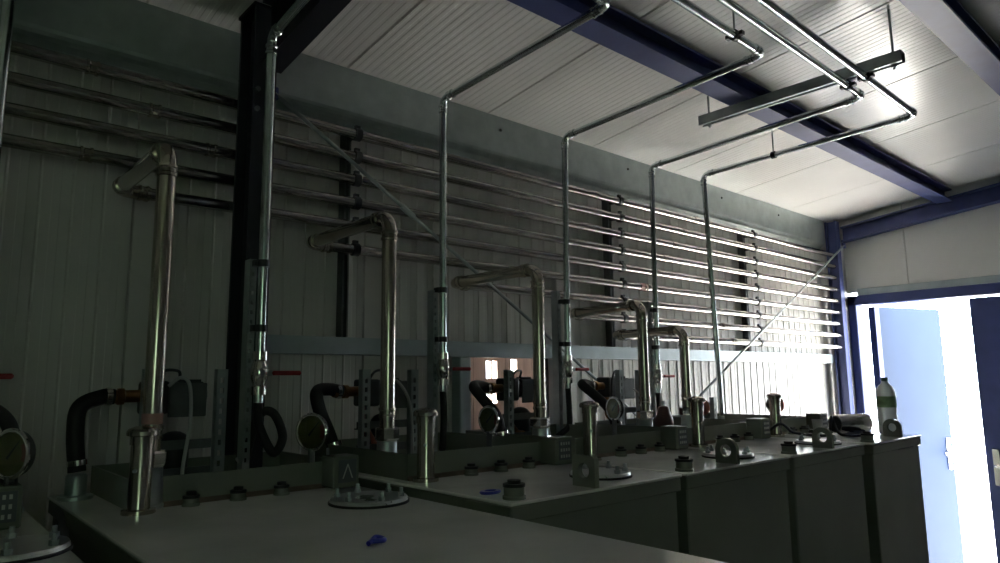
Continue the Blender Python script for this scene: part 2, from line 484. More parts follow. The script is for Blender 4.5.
def column_z(x0, x1, y0, y1, z0, z1, tf=.012, tw=.010):
    """I column with its flanges facing the room and the wall"""
    xc = (x0 + x1) / 2
    p = [(x0, y0), (x1, y0), (x1, y0 + tf), (xc + tw / 2, y0 + tf), (xc + tw / 2, y1 - tf), (x1, y1 - tf), (x1, y1), (x0, y1), (x0, y1 - tf), (xc - tw / 2, y1 - tf), (xc - tw / 2, y0 + tf), (x0, y0 + tf)]
    return prism(new(), p, z0, z1, 'z')
t = thing('steel_column', 'blue steel column with shade in its colour, standing before the pipe wall', 'column', (.755, 1.96, 0))
obj('shaft', column_z(.732, .80, 1.90, 2.02, 0, ceil(2.02) - .012), 'steel_blue_shaded', t)
obj('base_plate', box(new(), (.68, 1.87, 0.0), (.84, 2.04, .02)), 'steel_blue_shaded', t)
obj('cap_plate', box(new(), (.725, 1.897, ceil(2.02) - .0118), (.813, 2.022, ceil(2.022) - .001)), 'steel_blue_shaded', t)
for bz_ in (2.44, 2.50):
    for bx in (.745, .787): obj('bolt', cyl(new(), (bx, 1.90, bz_), (0, -1, 0), .008, .007, 6), 'strut_dark', t)
t = thing('steel_column', 'blue steel corner post where the pipe wall meets the door wall', 'column', (5.03, 2.06, 0))
obj('shaft', column_z(4.985, 5.045, 2.022, 2.10, 0, ceil(2.02) - .02), 'steel_blue', t)
obj('base_plate', box(new(), (4.95, 1.97, 0.0), (5.11, 2.12, .02)), 'steel_blue', t)

# wind brace rods
def brace(a, b, lab):
    t = thing('brace_rod', lab, 'brace', b)
    d = (Vector(b) - Vector(a)).normalized()
    obj('rod', tube(new(), [a, b], .0065, 10), 'strut_zinc', t)
    obj('end_plate', box(new(), (a[0] - .012, a[1] - .006, a[2] - .02), (a[0] + .012, a[1] + .012, a[2] + .02), .003), 'steel_blue', t)
    bm = cyl(new(), Vector(a) + d * .55, d, .011, .06, 6)
    obj('turnbuckle', bm, 'strut_zinc', t)
brace((.832, 1.985, 2.54), (3.05, 1.985, 1.20), 'thin steel brace rod falling from the dark column to the right')
brace((4.972, 1.968, 2.56), (2.45, 1.968, 1.235), 'thin steel brace rod falling left from the corner post')

# ------------------------------------------------------------------ wall pipes
HY, HR = 2.05, .0175
HZ = [2.50 - .0812 * i for i in range(9)]
RX = [.432, .990, 1.580, 2.145, 2.502]
RY = [1.603, 1.568, 1.600, 1.612, 1.668]
hx0 = [XB + .02] * 4 + [.432, .990, 1.570, 2.215, 2.510]
sl_u = [3.238, 3.118, 3.02, 2.935, 2.85, 2.766, 3.35, 3.45, 3.55]
nth = ['topmost', 'second', 'third', 'fourth', 'fifth', 'sixth', 'seventh', 'eighth', 'lowest']
def sleeve(bm, p, d, r, L=.03):
    p = Vector(p); d = Vector(d).normalized()
    return lathe(bm, [(r, -L / 2), (r + .0035, -L / 2), (r + .0035, -L / 2 + .006), (r + .0012, -L / 2 + .009), (r + .0012, L / 2 - .009), (r + .0035, L / 2 - .006), (r + .0035, L / 2), (r, L / 2)], p, d, 16)
for i, z in enumerate(HZ):
    if i < 4: lab = f'{nth[i]} of the nine steel pipes along the wall'
    else: lab = f'{nth[i]} of the nine wall pipes, fed by the {["nearest", "second", "third", "fourth", "farthest"][i - 4]} thick riser'
    xs = hx0[i] + (0.05 if i >= 4 else 0)
    t = thing('wall_pipe', lab, 'pipe', (xs, HY, z), 'horizontal pipes along the wall')
    obj('tube', tube(new(), [(xs, HY, z), (4.97, HY, z)], HR, 16), 'galv_pipe', t)
    for s in [sl_u[i], .35 + .16 * (i % 3)] + ([4.666] if i == 7 else []):
        if s > xs + .05: obj('sleeve', sleeve(new(), (s, HY, z), (1, 0, 0), HR), 'stainless', t)
    if i in (5,):
        obj('tape', cyl(new(), (2.72, HY, z), (1, 0, 0), HR + .0015, .05), 'tape_pink', t)
# strut channels on the wall that carry them
for sx, lab in ((1.16, 'wall strut with pipe clamps right of the dark column'), (2.59, 'wall strut with pipe clamps in the middle of the pipe wall'), (3.86, 'wall strut with pipe clamps nearest the blue corner post')):
    t = thing('wall_strut', lab, 'strut', (sx, W, 1.81), 'pipe struts on the wall')
    p = [(sx - .012, W - .001), (sx - .012, W - .040), (sx - .006, W - .040), (sx - .006, W - .037), (sx - .009, W - .037), (sx - .009, W - .004), (sx + .009, W - .004), (sx + .009, W - .037), (sx + .006, W - .037), (sx + .006, W - .040), (sx + .012, W - .040), (sx + .012, W - .001)]
    obj('channel', prism(new(), p, 1.802, 2.54, 'z'), 'strut_dark', t)
    for i, z in enumerate(HZ):
        if hx0[i] + .04 < sx:
            bm = lathe(new(), [(HR + .0004, -.011), (HR + .005, -.011), (HR + .005, .011), (HR + .0004, .011)], (sx, HY, z), (1, 0, 0), 18)
            box(bm, (sx - .006, HY + HR + .004, z - .007), (sx + .006, W - .038, z + .007))
            box(bm, (sx - .009, HY - .006, z + HR + .003), (sx + .009, HY + .006, z + HR + .014))
            obj('pipe_clamp', bm, 'black_paint', t)

# ------------------------------------------------------------------ tanks
T = [dict(x0=-.36, x1=.242, y0=.40, z=1.395), dict(x0=.308, x1=.905, y0=.30, z=1.395), dict(x0=.925, x1=1.497, y0=1.02, z=1.415),
     dict(x0=1.517, x1=2.062, y0=1.02, z=1.415), dict(x0=2.082, x1=2.617, y0=1.02, z=1.415), dict(x0=2.637, x1=3.12, y0=1.00, z=1.415)]
TB = 1.95
names = ['grey painted tank cut by the lower left corner', 'largest grey tank in the foreground with a glossy top', 'second grey tank from the front, with a square lifting lug',
         'third grey tank, in the middle of the row', 'fourth grey tank, next to the last one', 'last grey tank at the end by the door, with the bottle on it']

def plug(t, x, y, z, r=.019, h=.022):
    n = obj('plug_neck', lathe(new(), [(0, 0), (r * 1.12, 0), (r * 1.12, .006), (r, .007), (r, h), (0, h)], (x, y, z), (0, 0, 1), 18), 'tank_grey', t)
    obj('plug_cap', lathe(new(), [(0, h), (r * 1.1, h), (r * 1.1, h + .006), (r * .65, h + .006), (r * .65, h + .013), (0, h + .013)], (x, y, z), (0, 0, 1), 12), 'black_rubber', n)

def vent(t, x, y, z, h=.165, r=.0210):
    v = obj('vent_pipe', lathe(new(), [(0, 0), (r * 1.5, 0), (r * 1.5, .008), (r * 1.02, .010), (r, .012), (r, h), (0, h)], (x, y, z), (0, 0, 1), 22), 'stainless', t)
    obj('vent_cap', lathe(new(), [(0, h - .03), (r * 1.10, h - .03), (r * 1.10, h - .014), (r * 1.42, h - .012), (r * 1.42, h - .004), (r * 1.25, h + .001), (r * .6, h + .006), (0, h + .007)], (x, y, z), (0, 0, 1), 24), 'stainless', v)
    obj('clip_screw', cyl(new(), (x - r * .6, y - r * .75, z + .085), (-.6, -.75, 0), .004, .008, 6), 'strut_zinc', v)

def manhole(t, x, y, z, r=.078, ell=1.0):
    m = obj('manhole_cover', lathe(new(), [(0, 0), (r, 0), (r, .004), (r - .002, .008), (r * .99, .009), (r * .97, .012), (0, .012)], (x, y, z), (0, 0, 1), 36, sx=ell), 'cover_zinc', t)
    obj('gasket', lathe(new(), [(r * 1.0, -.002), (r * 1.035, -.001), (r * 1.035, .004), (r * 1.0, .005)], (x, y, z), (0, 0, 1), 36, sx=ell), 'black_rubber', m)
    for k in range(6):
        a = 2 * PI * (k + .35) / 6
        bx, by = x + r * .82 * ell * math.cos(a), y + r * .82 * math.sin(a)
        b = cyl(new(), (bx, by, z + .012), (0, 0, 1), .0075, .008, 6)
        cyl(b, (bx, by, z + .020), (0, 0, 1), .0042, .010, 8)
        obj('bolt', b, 'strut_zinc', m)
    return m

def lug(t, x, y, z, square=False):
    w, h, th, rh = .033, .068, .007, .0165
    if square: out = [(-w, 0), (w, 0), (w, h - .006), (w - .006, h), (-w + .006, h), (-w, h - .006)]
    else: out = [(-w, 0), (w, 0)] + [(w * math.cos(PI * k / 14), h - w + w * math.sin(PI * k / 14)) for k in range(15)]
    n = 28
    cz = h - w
    # ring of quads between the hole and the outline, sampled by angle
    def hit(a):
        d = (math.cos(a), math.sin(a)); best = 9
        m = len(out)
        for i in range(m):
            p, q = out[i], out[(i + 1) % m]
            ex, ey = q[0] - p[0], q[1] - p[1]
            den = d[0] * ey - d[1] * ex
            if abs(den) < 1e-9: continue
            px_, py_ = p[0], p[1] - cz
            tt = (px_ * ey - py_ * ex) / den; s = (px_ * d[1] - py_ * d[0]) / den
            if tt > 0 and -1e-6 <= s <= 1 + 1e-6: best = min(best, tt)
        return (d[0] * best, cz + d[1] * best)
    ca = math.atan2(-cz, w)
    angs = sorted([2 * PI * k / n for k in range(n)] + [ca % (2 * PI), (PI - ca) % (2 * PI)])
    bm = new(); L = []
    for sx in (-th, th):
        L.append(([bm.verts.new((x + sx, y + rh * math.cos(a), z + cz + rh * math.sin(a))) for a in angs], [bm.verts.new((x + sx, y + hit(a)[0], z + hit(a)[1])) for a in angs]))
    N = len(angs)
    for k in range(N):
        j = (k + 1) % N
        for (I, O) in L: bm.faces.new((I[k], I[j], O[j], O[k]))
        bm.faces.new((L[0][0][k], L[0][0][j], L[1][0][j], L[1][0][k]))
        bm.faces.new((L[0][1][k], L[0][1][j], L[1][1][j], L[1][1][k]))
    obj('lifting_lug', bm, 'tank_grey', t)

for i, d in enumerate(T):
    x0, x1, y0, z = d['x0'], d['x1'], d['y0'], d['z']
    t = thing('storage_tank', names[i], 'tank', ((x0 + x1) / 2, (y0 + TB) / 2, 0), 'row of grey tanks')
    d['t'] = t
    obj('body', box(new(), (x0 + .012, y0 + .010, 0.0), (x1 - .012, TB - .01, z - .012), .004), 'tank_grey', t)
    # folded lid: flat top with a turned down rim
    obj('lid', box(new(), (x0, y0, z - .007), (x1, TB, z), .003, 2), 'tank_top_lit', t)
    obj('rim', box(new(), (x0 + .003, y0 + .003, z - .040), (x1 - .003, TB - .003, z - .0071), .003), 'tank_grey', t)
    ty0 = 1.60 if i < 2 else 1.42
    tx0, tx1, ty1, th = x0 + (.085 if i < 2 else .030), x1 - .035, 1.94, .062
    bm = new()
    g = .005
    box(bm, (tx0, ty0, z), (tx1, ty0 + g, z + th)); box(bm, (tx0, ty1 - g, z), (tx1, ty1, z + th))
    box(bm, (tx0, ty0 + g, z), (tx0 + g, ty1 - g, z + th)); box(bm, (tx1 - g, ty0 + g, z), (tx1, ty1 - g, z + th))
    obj('collar_tray', bm, 'tank_grey', t)
    bm = prism(new(), [(ty0 - .010, z), (ty0 + .0, z + .010), (ty0, z)], tx0, tx1, 'x')
    obj('weld_bead', bm, 'rust_line', t)
    vy = 1.555 if i < 2 else 1.388
    vent(t, x0 + (.095 if i == 1 else .06), vy, z)
    n = 3
    for k in range(n):
        plug(t, x0 + .20 + .10 * k, ty0 - .032, z, .016, .016)
    if i >= 2: plug(t, x0 + .040, y0 + .035, z, .021, .024)
    # junction box at the far front corner of the tray
    bx = x1 - (.085 if i == 1 else .105)
    b = obj('junction_box', box(new(), (bx, ty0 - .070, z + .004), (bx + .068, ty0 - .006, z + .078), .003), 'tank_grey', t)
    fy = ty0 - .070
    pl = obj('name_plate', box(new(), (bx + .012, fy - .0015, z + .016), (bx + .060, fy + .001, z + .070), .0008), 'plate_dark', b)
    bm = new()
    xc_, zc_ = bx + .036, z + .042
    if i == 1:      # arrow head mark on the plate
        prism(bm, [(xc_ - .014, zc_ - .016), (xc_ - .011, zc_ - .016), (xc_ + .001, zc_ + .016), (xc_ - .001, zc_ + .018)], fy - .0022, fy - .0007, 'y')
        prism(bm, [(xc_ + .014, zc_ - .016), (xc_ + .011, zc_ - .016), (xc_ - .001, zc_ + .016), (xc_ + .001, zc_ + .018)], fy - .0024, fy - .0009, 'y')
        obj('plate_mark', bm, 'plate_light', b)
    else:
        for a in range(4):
            for c in range(3): box(bm, (bx + .017 + .010 * a, fy - .0028, z + .022 + .017 * c), (bx + .022 + .010 * a, fy - .0014, z + .030 + .017 * c))
        obj('cable_gland', bm, 'plate_light', b)['kind'] = 'stuff'

manhole(T[0]['t'], .165, 1.33, 1.395, .082)
manhole(T[1]['t'], .800, 1.335, 1.395, .083)
manhole(T[2]['t'], 1.335, 1.145, 1.415, .074)
manhole(T[3]['t'], 1.92, 1.145, 1.415, .074)
manhole(T[4]['t'], 2.50, 1.135, 1.415, .074)
manhole(T[5]['t'], 3.02, 1.36, 1.415, .060)
lug(T[2]['t'], 1.185, 1.060, 1.415, True)
lug(T[3]['t'], 1.777, 1.062, 1.415)
lug(T[4]['t'], 2.364, 1.056, 1.415)
lug(T[5]['t'], 2.98, 1.056, 1.415)

# ------------------------------------------------------------------ thick risers from tanks to wall pipes
RR_ = .0195
rn = ['nearest', 'second nearest', 'third', 'fourth', 'farthest']
for i in range(5):
    tz = T[min(i + 1, 4)]['z']
    x, y, z = RX[i], RY[i], HZ[4 + i]
    xw = hx0[4 + i]
    t = thing('riser_pipe', f'{rn[i]} of the thick steel risers bent towards the wall, {["over the foreground tank", "over the second tank", "right of the wall opening", "left of a strut post", "beyond the other four"][i]}', 'pipe', (x, y, tz), 'thick risers from the tanks')
    zb = tz + .022
    obj('tube', tube(new(), [(x, y, zb), (x, y, z), (xw, HY, z), (xw + .08, HY, z)], RR_, 18, .038, 8), 'stainless', t)
    dv = Vector((xw - x, HY - y, 0)).normalized()
    for p, dr in (((x, y, z - .055), (0, 0, 1)), (Vector((x, y, z)) + dv * .055, dv), (Vector((xw, HY, z)) - dv * .05, dv), ((xw + .062, HY, z), (1, 0, 0)), ((x, y, tz + .155), (0, 0, 1))):
        obj('press_sleeve', sleeve(new(), p, dr, RR_, .026), 'stainless', t)
    b = lathe(new(), [(RR_, .085), (.030, .085), (.032, .090), (.032, .112), (.030, .117), (RR_, .117)], (x, y, tz), (0, 0, 1), 8, smooth=False)
    obj('union_nut', b, 'chrome', t)
    obj('socket', lathe(new(), [(0, 0), (.031, 0), (.031, .008), (.028, .010), (.028, .05), (.026, .055), (.026, .083), (0, .083)], (x, y, tz), (0, 0, 1), 20), 'strut_zinc', t)
    if i == 0: obj('tape', cyl(new(), (x, y, tz + .172), (0, 0, 1), RR_ + .0014, .022, 18), 'tape_pink', t)

# ------------------------------------------------------------------ thin filling pipes up to the roof
FR = .0125
FP = [dict(v=(.72, 1.75), zt=2.595, el=(.72, 1.22, 2.655), end=-1.2), dict(v=(1.418, 1.90), zt=2.652, el=(1.418, 1.130, 2.680), end=-1.2),
      dict(v=(2.035, 1.90), zt=2.658, el=(2.052, 1.014, 2.690), end=-1.2), dict(v=(2.626, 1.90), zt=2.650, el=(2.652, .937, 2.684), end=-1.2),
      dict(v=(3.085, 1.86), zt=2.672, el=(3.035, .882, 2.694), end=-1.2), dict(v=(.136, 1.80), zt=2.62, el=(.136, 1.30, 2.65), end=-1.2)]
FL = ['thin steel pipe climbing in front of the dark column', 'thin steel pipe left of the wall opening, bending over at the ceiling', 'thin steel pipe right of the wall opening, bending over at the ceiling',
      'thin steel pipe by the fourth riser, turning back above the trapeze', 'thin steel pipe nearest the door, farthest of those bending at the ceiling', 'thin steel pipe at the left edge of the picture']
for k, f in enumerate(FP):      # runs 1 to 4 turn off alongside the rafter, one after the other
    ey_, ez_ = f['el'][1], f['el'][2]
    f['run'] = [(XB + .01, ey_, ez_ + .005)] if k in (0, 5) else [(.85 + .05 * k, ey_ - .028 * (f['el'][0] - 1) / 1.5, ez_ + .004), (.85 + .05 * k, YR + .01, ez_ + .02)]
    f['end'] = f['run'][0][0]
TI = [1, 2, 3, 4, 5, 0]
VZ = [1.675, 1.69, 1.69, 1.66, None, 1.67]
for i, f in enumerate(FP):
    vx, vy = f['v']; tz = T[TI[i]]['z']
    ex, ey, ez = f['el']
    t = thing('filling_pipe', FL[i], 'pipe', (vx, vy, tz), 'thin filling pipes')
    zb = tz + .004 if VZ[i] is None else VZ[i] - .075
    vtop = (ex, vy, f['zt'])
    obj('tube', tube(new(), [(vx, vy, zb), vtop, (ex, ey, ez)] + f['run'], FR, 14, .028, 7), 'thin_pipe', t)
    av = (Vector((ex, ey, ez)) - Vector(vtop)).normalized()
    for p, dr in ((Vector(vtop) - Vector((0, 0, .04)), (0, 0, 1)), (Vector(vtop) + av * .045, av), (Vector((ex, ey, ez)) - av * .05, av), ((ex - .045, ey, ez), (1, 0, 0))):
        obj('press_sleeve', sleeve(new(), p, dr, FR, .026), 'thin_pipe', t)
    if VZ[i] is not None:
        z = VZ[i]
        b = obj('ball_valve', lathe(new(), [(FR, -.055), (.019, -.055), (.019, -.034), (.016, -.030), (.021, -.016), (.023, 0), (.021, .016), (.016, .030), (.019, .034), (.019, .055), (FR, .055)], (vx, vy, z), (0, 0, 1), 14), 'chrome', t)
        bm = tube(new(), [(vx, vy, z), (vx + .03, vy - .012, z), ], .008, 10)
        obj('valve_stem', bm, 'strut_zinc', b)
        bm = box(new(), (vx + .026, vy - .026, z - .006), (vx + (.105 if i < 5 else .068), vy - .012, z + .006), .004)
        obj('valve_lever', bm, 'red_grip', b)
        if i == 0: path = [(vx, vy, z - .075), (vx + .002, vy - .005, z - .13), (vx + .035, vy - .02, z - .20), (vx + .055, vy - .03, z - .16), (vx + .03, vy - .02, z - .10), (vx + .005, vy + .02, z - .12), (vx - .02, vy + .05, tz + .002)]
        elif i == 2: path = [(vx, vy, z - .075), (vx + .004, vy, z - .16), (vx - .005, vy - .005, z - .22), (vx - .05, vy, z - .25), (vx - .09, vy, tz + .004)]
        else: path = [(vx, vy, z - .075), (vx + .004, vy, z - .14), (vx + .006, vy + .004, z - .20), (vx + .002, vy + .006, tz + .004)]
        obj('hose', tube(new(), spline(path, 8), .0115, 12), 'black_rubber', t)
    else:
        obj('foot_socket', lathe(new(), [(0, 0), (.028, 0), (.028, .01), (.018, .012), (.018, .05), (FR, .052)], (vx, vy, tz), (0, 0, 1), 16), 'strut_zinc', t)

# ------------------------------------------------------------------ perforated strut posts and uprights
def perf_profile(bm, x, y, z0, z1, w, fl, pitch=.025, hole=.011, th=.003):
    """channel with its slotted web facing the room (-Y) and two flanges turned back"""
    n = max(1, int((z1 - z0) / pitch))
    xs = [x - w / 2, x - hole * .45, x + hole * .45, x + w / 2]
    zs = [z0]
    for k in range(n):
        c = z0 + pitch * (k + .5)
        zs += [c - hole * .6, c + hole * .6]
    zs.append(z1)
    for yy, flip in ((y, 0), (y + th, 1)):
        G = [[bm.verts.new((a, yy, c)) for a in xs] for c in zs]
        for r in range(len(zs) - 1):
            for c in range(3):
                if c == 1 and r % 2 == 1: continue
                q = (G[r][c], G[r][c + 1], G[r + 1][c + 1], G[r + 1][c])
                bm.faces.new(q if not flip else tuple(reversed(q)))
    for s in (-1, 1):
        box(bm, (x + s * w / 2, y, z0), (x + s * (w / 2 - th), y + fl, z1))
    return bm

for k, (sx, sy, z0, z1, lab) in enumerate(((.700, 1.765, 1.395, 1.972, 'slotted strut post beside the thin pipe at the dark column'), (1.398, 1.915, 1.415, 1.960, 'slotted strut post beside the thin pipe left of the wall opening'),
        (2.010, 1.915, 1.415, 2.005, 'slotted strut post beside the thin pipe right of the wall opening'), (2.604, 1.905, 1.415, 1.998, 'slotted strut post between the fourth and last risers'))):
    t = thing('strut_post', lab, 'post', (sx, sy, z0), 'strut posts on the tanks')
    obj('channel', perf_profile(new(), sx, sy, z0, z1, .019, .034, .025, .009), 'strut_zinc', t)
    f = FP[TI.index(k + 1)] if k < 4 else FP[5]
    for cz in (1.96, 1.79):
        b = lathe(new(), [(FR + .0003, -.009), (FR + .0045, -.009), (FR + .0045, .009), (FR + .0003, .009)], (f['v'][0], f['v'][1], cz), (0, 0, 1), 16)
        box(b, (min(sx, f['v'][0] - FR) - .004, f['v'][1] - .004, cz - .008), (f['v'][0] - FR - .001, f['v'][1] + .02, cz + .008))
        obj('pipe_clamp', b, 'black_paint', t)

UP = [[(.462, 1.75), (.628, 1.75)], [(1.035, 1.75), (1.201, 1.75)], [(1.592, 1.75), (1.762, 1.75)], [(2.185, 1.75), (2.31, 1.75)], [(2.72, 1.78), (2.90, 1.78)]]
pos = ['foreground tank', 'second tank', 'third tank', 'fourth tank', 'last tank']
for i, pr in enumerate(UP):
    tz = T[i + 1]['z']
    h = 1.685 if i < 4 else 1.56
    t = thing('pump_frame', f'slotted steel pump frame on the {pos[i]}', 'frame', ((pr[0][0] + pr[1][0]) / 2, 1.80, tz), 'pump frames on the tanks')
    for (ux, uy) in pr:
        obj('upright', perf_profile(new(), ux, uy, tz, h, .026, .022), 'strut_zinc', t)
    for cz in (tz + .035, tz + .10):
        b = box(new(), (pr[0][0] - .013, pr[0][1] + .024, cz), (pr[1][0] + .013, pr[0][1] + .030, cz + .022))
        box(b, (pr[0][0] - .013, pr[0][1] + .030, cz), (pr[1][0] + .013, pr[0][1] + .042, cz + .003))
        obj('cross_bar', b, 'strut_dark', t)

# ------------------------------------------------------------------ transfer pumps with brass inlet
PX = [(.50, 1.86), (1.10, 1.86), (1.675, 1.86), (2.225, 1.86), (2.83, 1.87)]
for i, (x, y) in enumerate(PX):
    tz = T[i + 1]['z']; zc_ = 1.622 if i < 4 else 1.50
    t = thing('transfer_pump', f'dark transfer pump behind the riser of the {pos[i]}', 'pump', (x, y, tz), 'transfer pumps on the tanks')
    if i < 4:
        b = lathe(new(), [(0, 0), (.030, 0), (.032, .004), (.032, .010), (.028, .012), (.028, .018), (.034, .020), (.034, .085), (.030, .09), (0, .09)], (x + .03, y, zc_), (1, 0, 0), 20)
        mo = obj('motor', b, 'black_paint', t)
        bm = new()
        for k in range(14):
            a = 2 * PI * k / 14
            box(bm, (x + .055, y + .033 * math.cos(a) - .002, zc_ + .033 * math.sin(a) - .002), (x + .11, y + .038 * math.cos(a) + .002, zc_ + .038 * math.sin(a) + .002))
        obj('cooling_fin', bm, 'black_paint', mo)['kind'] = 'stuff'
        obj('pump_head', box(new(), (x - .028, y - .034, zc_ - .045), (x + .03, y + .034, zc_ + .036), .008, 2), 'black_paint', t)
        obj('inlet_fitting', lathe(new(), [(.012, -.085), (.0165, -.085), (.0165, -.055), (.020, -.053), (.020, -.040), (.015, -.038), (.015, 0), (0, 0)], (x - .026, y, zc_), (1, 0, 0), 14), 'brass', t)
        obj('outlet_pipe', tube(new(), [(x, y, zc_ - .045), (x, y, tz + .09), (x, y - .05, tz + .05), (x, y - .08, tz + .05)], .012, 12, .02), 'brass' if i > 1 else 'copper_paint', t)
        obj('filter_bowl', lathe(new(), [(0, .0), (.026, .004), (.034, .016), (.036, .05), (.036, .10), (.026, .112), (.014, .118), (0, .12)], (x + .05, y - .012, tz + .02), (0, 0, 1), 18), 'black_paint', t)
        obj('bracket', box(new(), (x + .02, y - .058, zc_ - .052), (x + .11, y - .052, zc_ + .03), .002), 'strut_dark', t)
        obj('cable', tube(new(), spline([(x + .06, y, zc_ + .034), (x + .05, y - .02, zc_ + .06), (x - .0, y - .04, zc_ + .055), (x - .03, y - .05, zc_ + .0), (x - .02, y - .045, zc_ - .09), (x - .01, y - .05, tz + .006)], 6), .004, 8), 'cable_black', t)
    else:
        obj('pump_head', lathe(new(), [(0, 0), (.035, .0), (.040, .01), (.040, .05), (.022, .075), (.022, .10), (0, .105)], (x, y, tz + .03), (0, 0, 1), 18), 'copper_paint', t)
        obj('base', box(new(), (x - .05, y - .045, tz + .001), (x + .05, y + .045, tz + .03), .004), 'tank_grey', t)
# red brown filter housing between the fourth and last riser
t = thing('filter_housing', 'red brown filter housing between the fourth and last risers', 'filter', (2.47, 1.72, 1.415))
obj('housing', lathe(new(), [(0, 0), (.036, .0), (.040, .01), (.038, .04), (.030, .060), (.026, .078), (.020, .092), (0, .098)], (2.475, 1.765, 1.44), (0, 0, 1), 20), 'filter_red', t)
obj('base', box(new(), (2.43, 1.72, 1.416), (2.52, 1.81, 1.44), .004), 'tank_grey', t)
obj('bleed_screw', cyl(new(), (2.475, 1.765, 1.537), (0, 0, 1), .008, .02, 8), 'strut_zinc', t)

# ------------------------------------------------------------------ suction hoses
HO = [[(.474 - .06, 1.86, 1.622), (.39, 1.86, 1.622), (.345, 1.86, 1.60), (.338, 1.855, 1.54), (.346, 1.85, 1.455)],
      [(1.10 - .085, 1.86, 1.622), (.975, 1.86, 1.630), (.935, 1.855, 1.622), (.940, 1.845, 1.57), (.965, 1.83, 1.50), (.975, 1.82, 1.455)],
      [(1.675 - .085, 1.86, 1.622), (1.545, 1.855, 1.632), (1.505, 1.84, 1.628), (1.515, 1.80, 1.585), (1.545, 1.77, 1.53), (1.555, 1.755, 1.455)],
      [(2.225 - .085, 1.86, 1.622), (2.09, 1.855, 1.632), (2.055, 1.84, 1.628), (2.085, 1.80, 1.585), (2.13, 1.77, 1.53), (2.15, 1.755, 1.455)]]
for i, pts in enumerate(HO):
    tz = T[i + 1]['z']
    e = pts[-1]
    t = thing('suction_hose', f'black rubber suction hose with brass end on the {pos[i]}', 'hose', (e[0], e[1], tz), 'suction hoses on the tanks')
    obj('hose', tube(new(), spline(pts, 8), .0185, 14), 'black_rubber', t)
    b = lathe(new(), [(0, 0), (.036, 0), (.036, .008), (.022, .010), (.022, .05), (.019, .055), (0, .056)], (e[0], e[1], tz), (0, 0, 1), 16)
    obj('foot_fitting', b, 'strut_zinc', t)
    q = Vector(pts[-1]) + Vector((0, 0, .02))
    obj('hose_clip', lathe(new(), [(.0188, -.006), (.0215, -.006), (.0215, .006), (.0188, .006)], q, (Vector(pts[-1]) - Vector(pts[-2])).normalized(), 14), 'chrome', t)
    q = Vector(pts[0])
    obj('hose_clip', lathe(new(), [(.0188, -.006), (.0215, -.006), (.0215, .006), (.0188, .006)], q + Vector((-.012, 0, 0)), (1, 0, 0), 14), 'chrome', t)

t = thing('suction_hose', 'black hose curving down above the gauge at the left edge', 'hose', (.215, 1.75, 1.395), 'suction hoses on the tanks')
obj('hose', tube(new(), spline([(.10, 1.77, 1.615), (.15, 1.76, 1.612), (.190, 1.75, 1.585), (.207, 1.75, 1.54), (.208, 1.75, 1.44)], 8), .0150, 14), 'black_rubber', t)
obj('foot_fitting', lathe(new(), [(0, 0), (.030, 0), (.030, .008), (.020, .010), (.020, .048), (0, .05)], (.208, 1.75, 1.395), (0, 0, 1), 16), 'strut_zinc', t)

# ------------------------------------------------------------------ pressure gauges
GA = [(.19, 1.60, 1.524, -148, .045), (.808, 1.625, 1.528, -154, .045), (1.387, 1.625, 1.532, -175, .040), (1.979, 1.625, 1.545, -192, .040), (2.501, 1.62, 1.530, -190, .036), (3.09, 1.60, 1.523, -200, .036)]
gl = ['round chrome gauge at the left edge of the picture', 'round chrome gauge beside the loop of black hose', 'round chrome gauge in front of the wall opening', 'round chrome gauge left of the fourth riser', 'round chrome gauge with a copper coloured back, right of the last riser', 'round gauge half hidden by the farthest vent pipe']
for i, (x, y, z, an_, r) in enumerate(GA):
    tz = T[i]['z'] if i else 1.395
    tz = 1.395 if i < 2 else 1.415
    n = Vector((math.cos(math.radians(an_)), math.sin(math.radians(an_)), 0))
    t = thing('pressure_gauge', gl[i], 'gauge', (x, y, tz), 'pressure gauges on the tanks')
    c = Vector((x, y, z))
    dp = .042 if i >= 4 else .018
    body = obj('case', lathe(new(), [(0, -dp), (r * .86, -dp), (r * .93, -dp + .004), (r * .93, 0), (0, 0)], c, n, 28), 'copper_paint' if i >= 4 else 'black_paint', t)
    obj('bezel', torus(new(), c + n * .002, n, r * .97, .0042, 36, 10), 'chrome', t)
    dl = obj('dial', lathe(new(), [(0, .0006), (r * .93, .0006)], c, n, 28), 'olive_dial', t)
    M = frame(c, n)
    bm = new()
    q = [M @ Vector(p) for p in ((-.003, -.012, .0022), (.003, -.012, .0022), (.0008, r * .75, .0022), (-.0008, r * .75, .0022))]
    bm.faces.new([bm.verts.new(p) for p in q])
    bmesh.ops.solidify(bm, geom=list(bm.faces), thickness=.0006)
    obj('needle', bm, 'black_paint', dl)
    bm = new()
    a0 = .3
    P = [M @ Vector((r * k * math.cos(a), r * k * math.sin(a), .0014)) for a in [a0 + .14 * j for j in range(8)] for k in (.62, .86)]
    vs = [bm.verts.new(p) for p in P]
    for j in range(7): bm.faces.new((vs[2 * j], vs[2 * j + 1], vs[2 * j + 3], vs[2 * j + 2]))
    obj('red_sector', bm, 'red_dial', dl)
    obj('glass_pane', lathe(new(), [(0, .0042), (r * .93, .0036), (r * .93, .0028), (0, .0032)], c, n, 28), 'glass', t)
    bm = tube(new(), [(x, y, z - r * .9), (x, y, tz + .02)], .0085, 10)
    lathe(bm, [(0, 0), (.022, 0), (.022, .012), (.014, .014), (.014, .03), (0, .03)], (x, y, tz), (0, 0, 1), 12)
    obj('stem', bm, 'strut_dark', t)

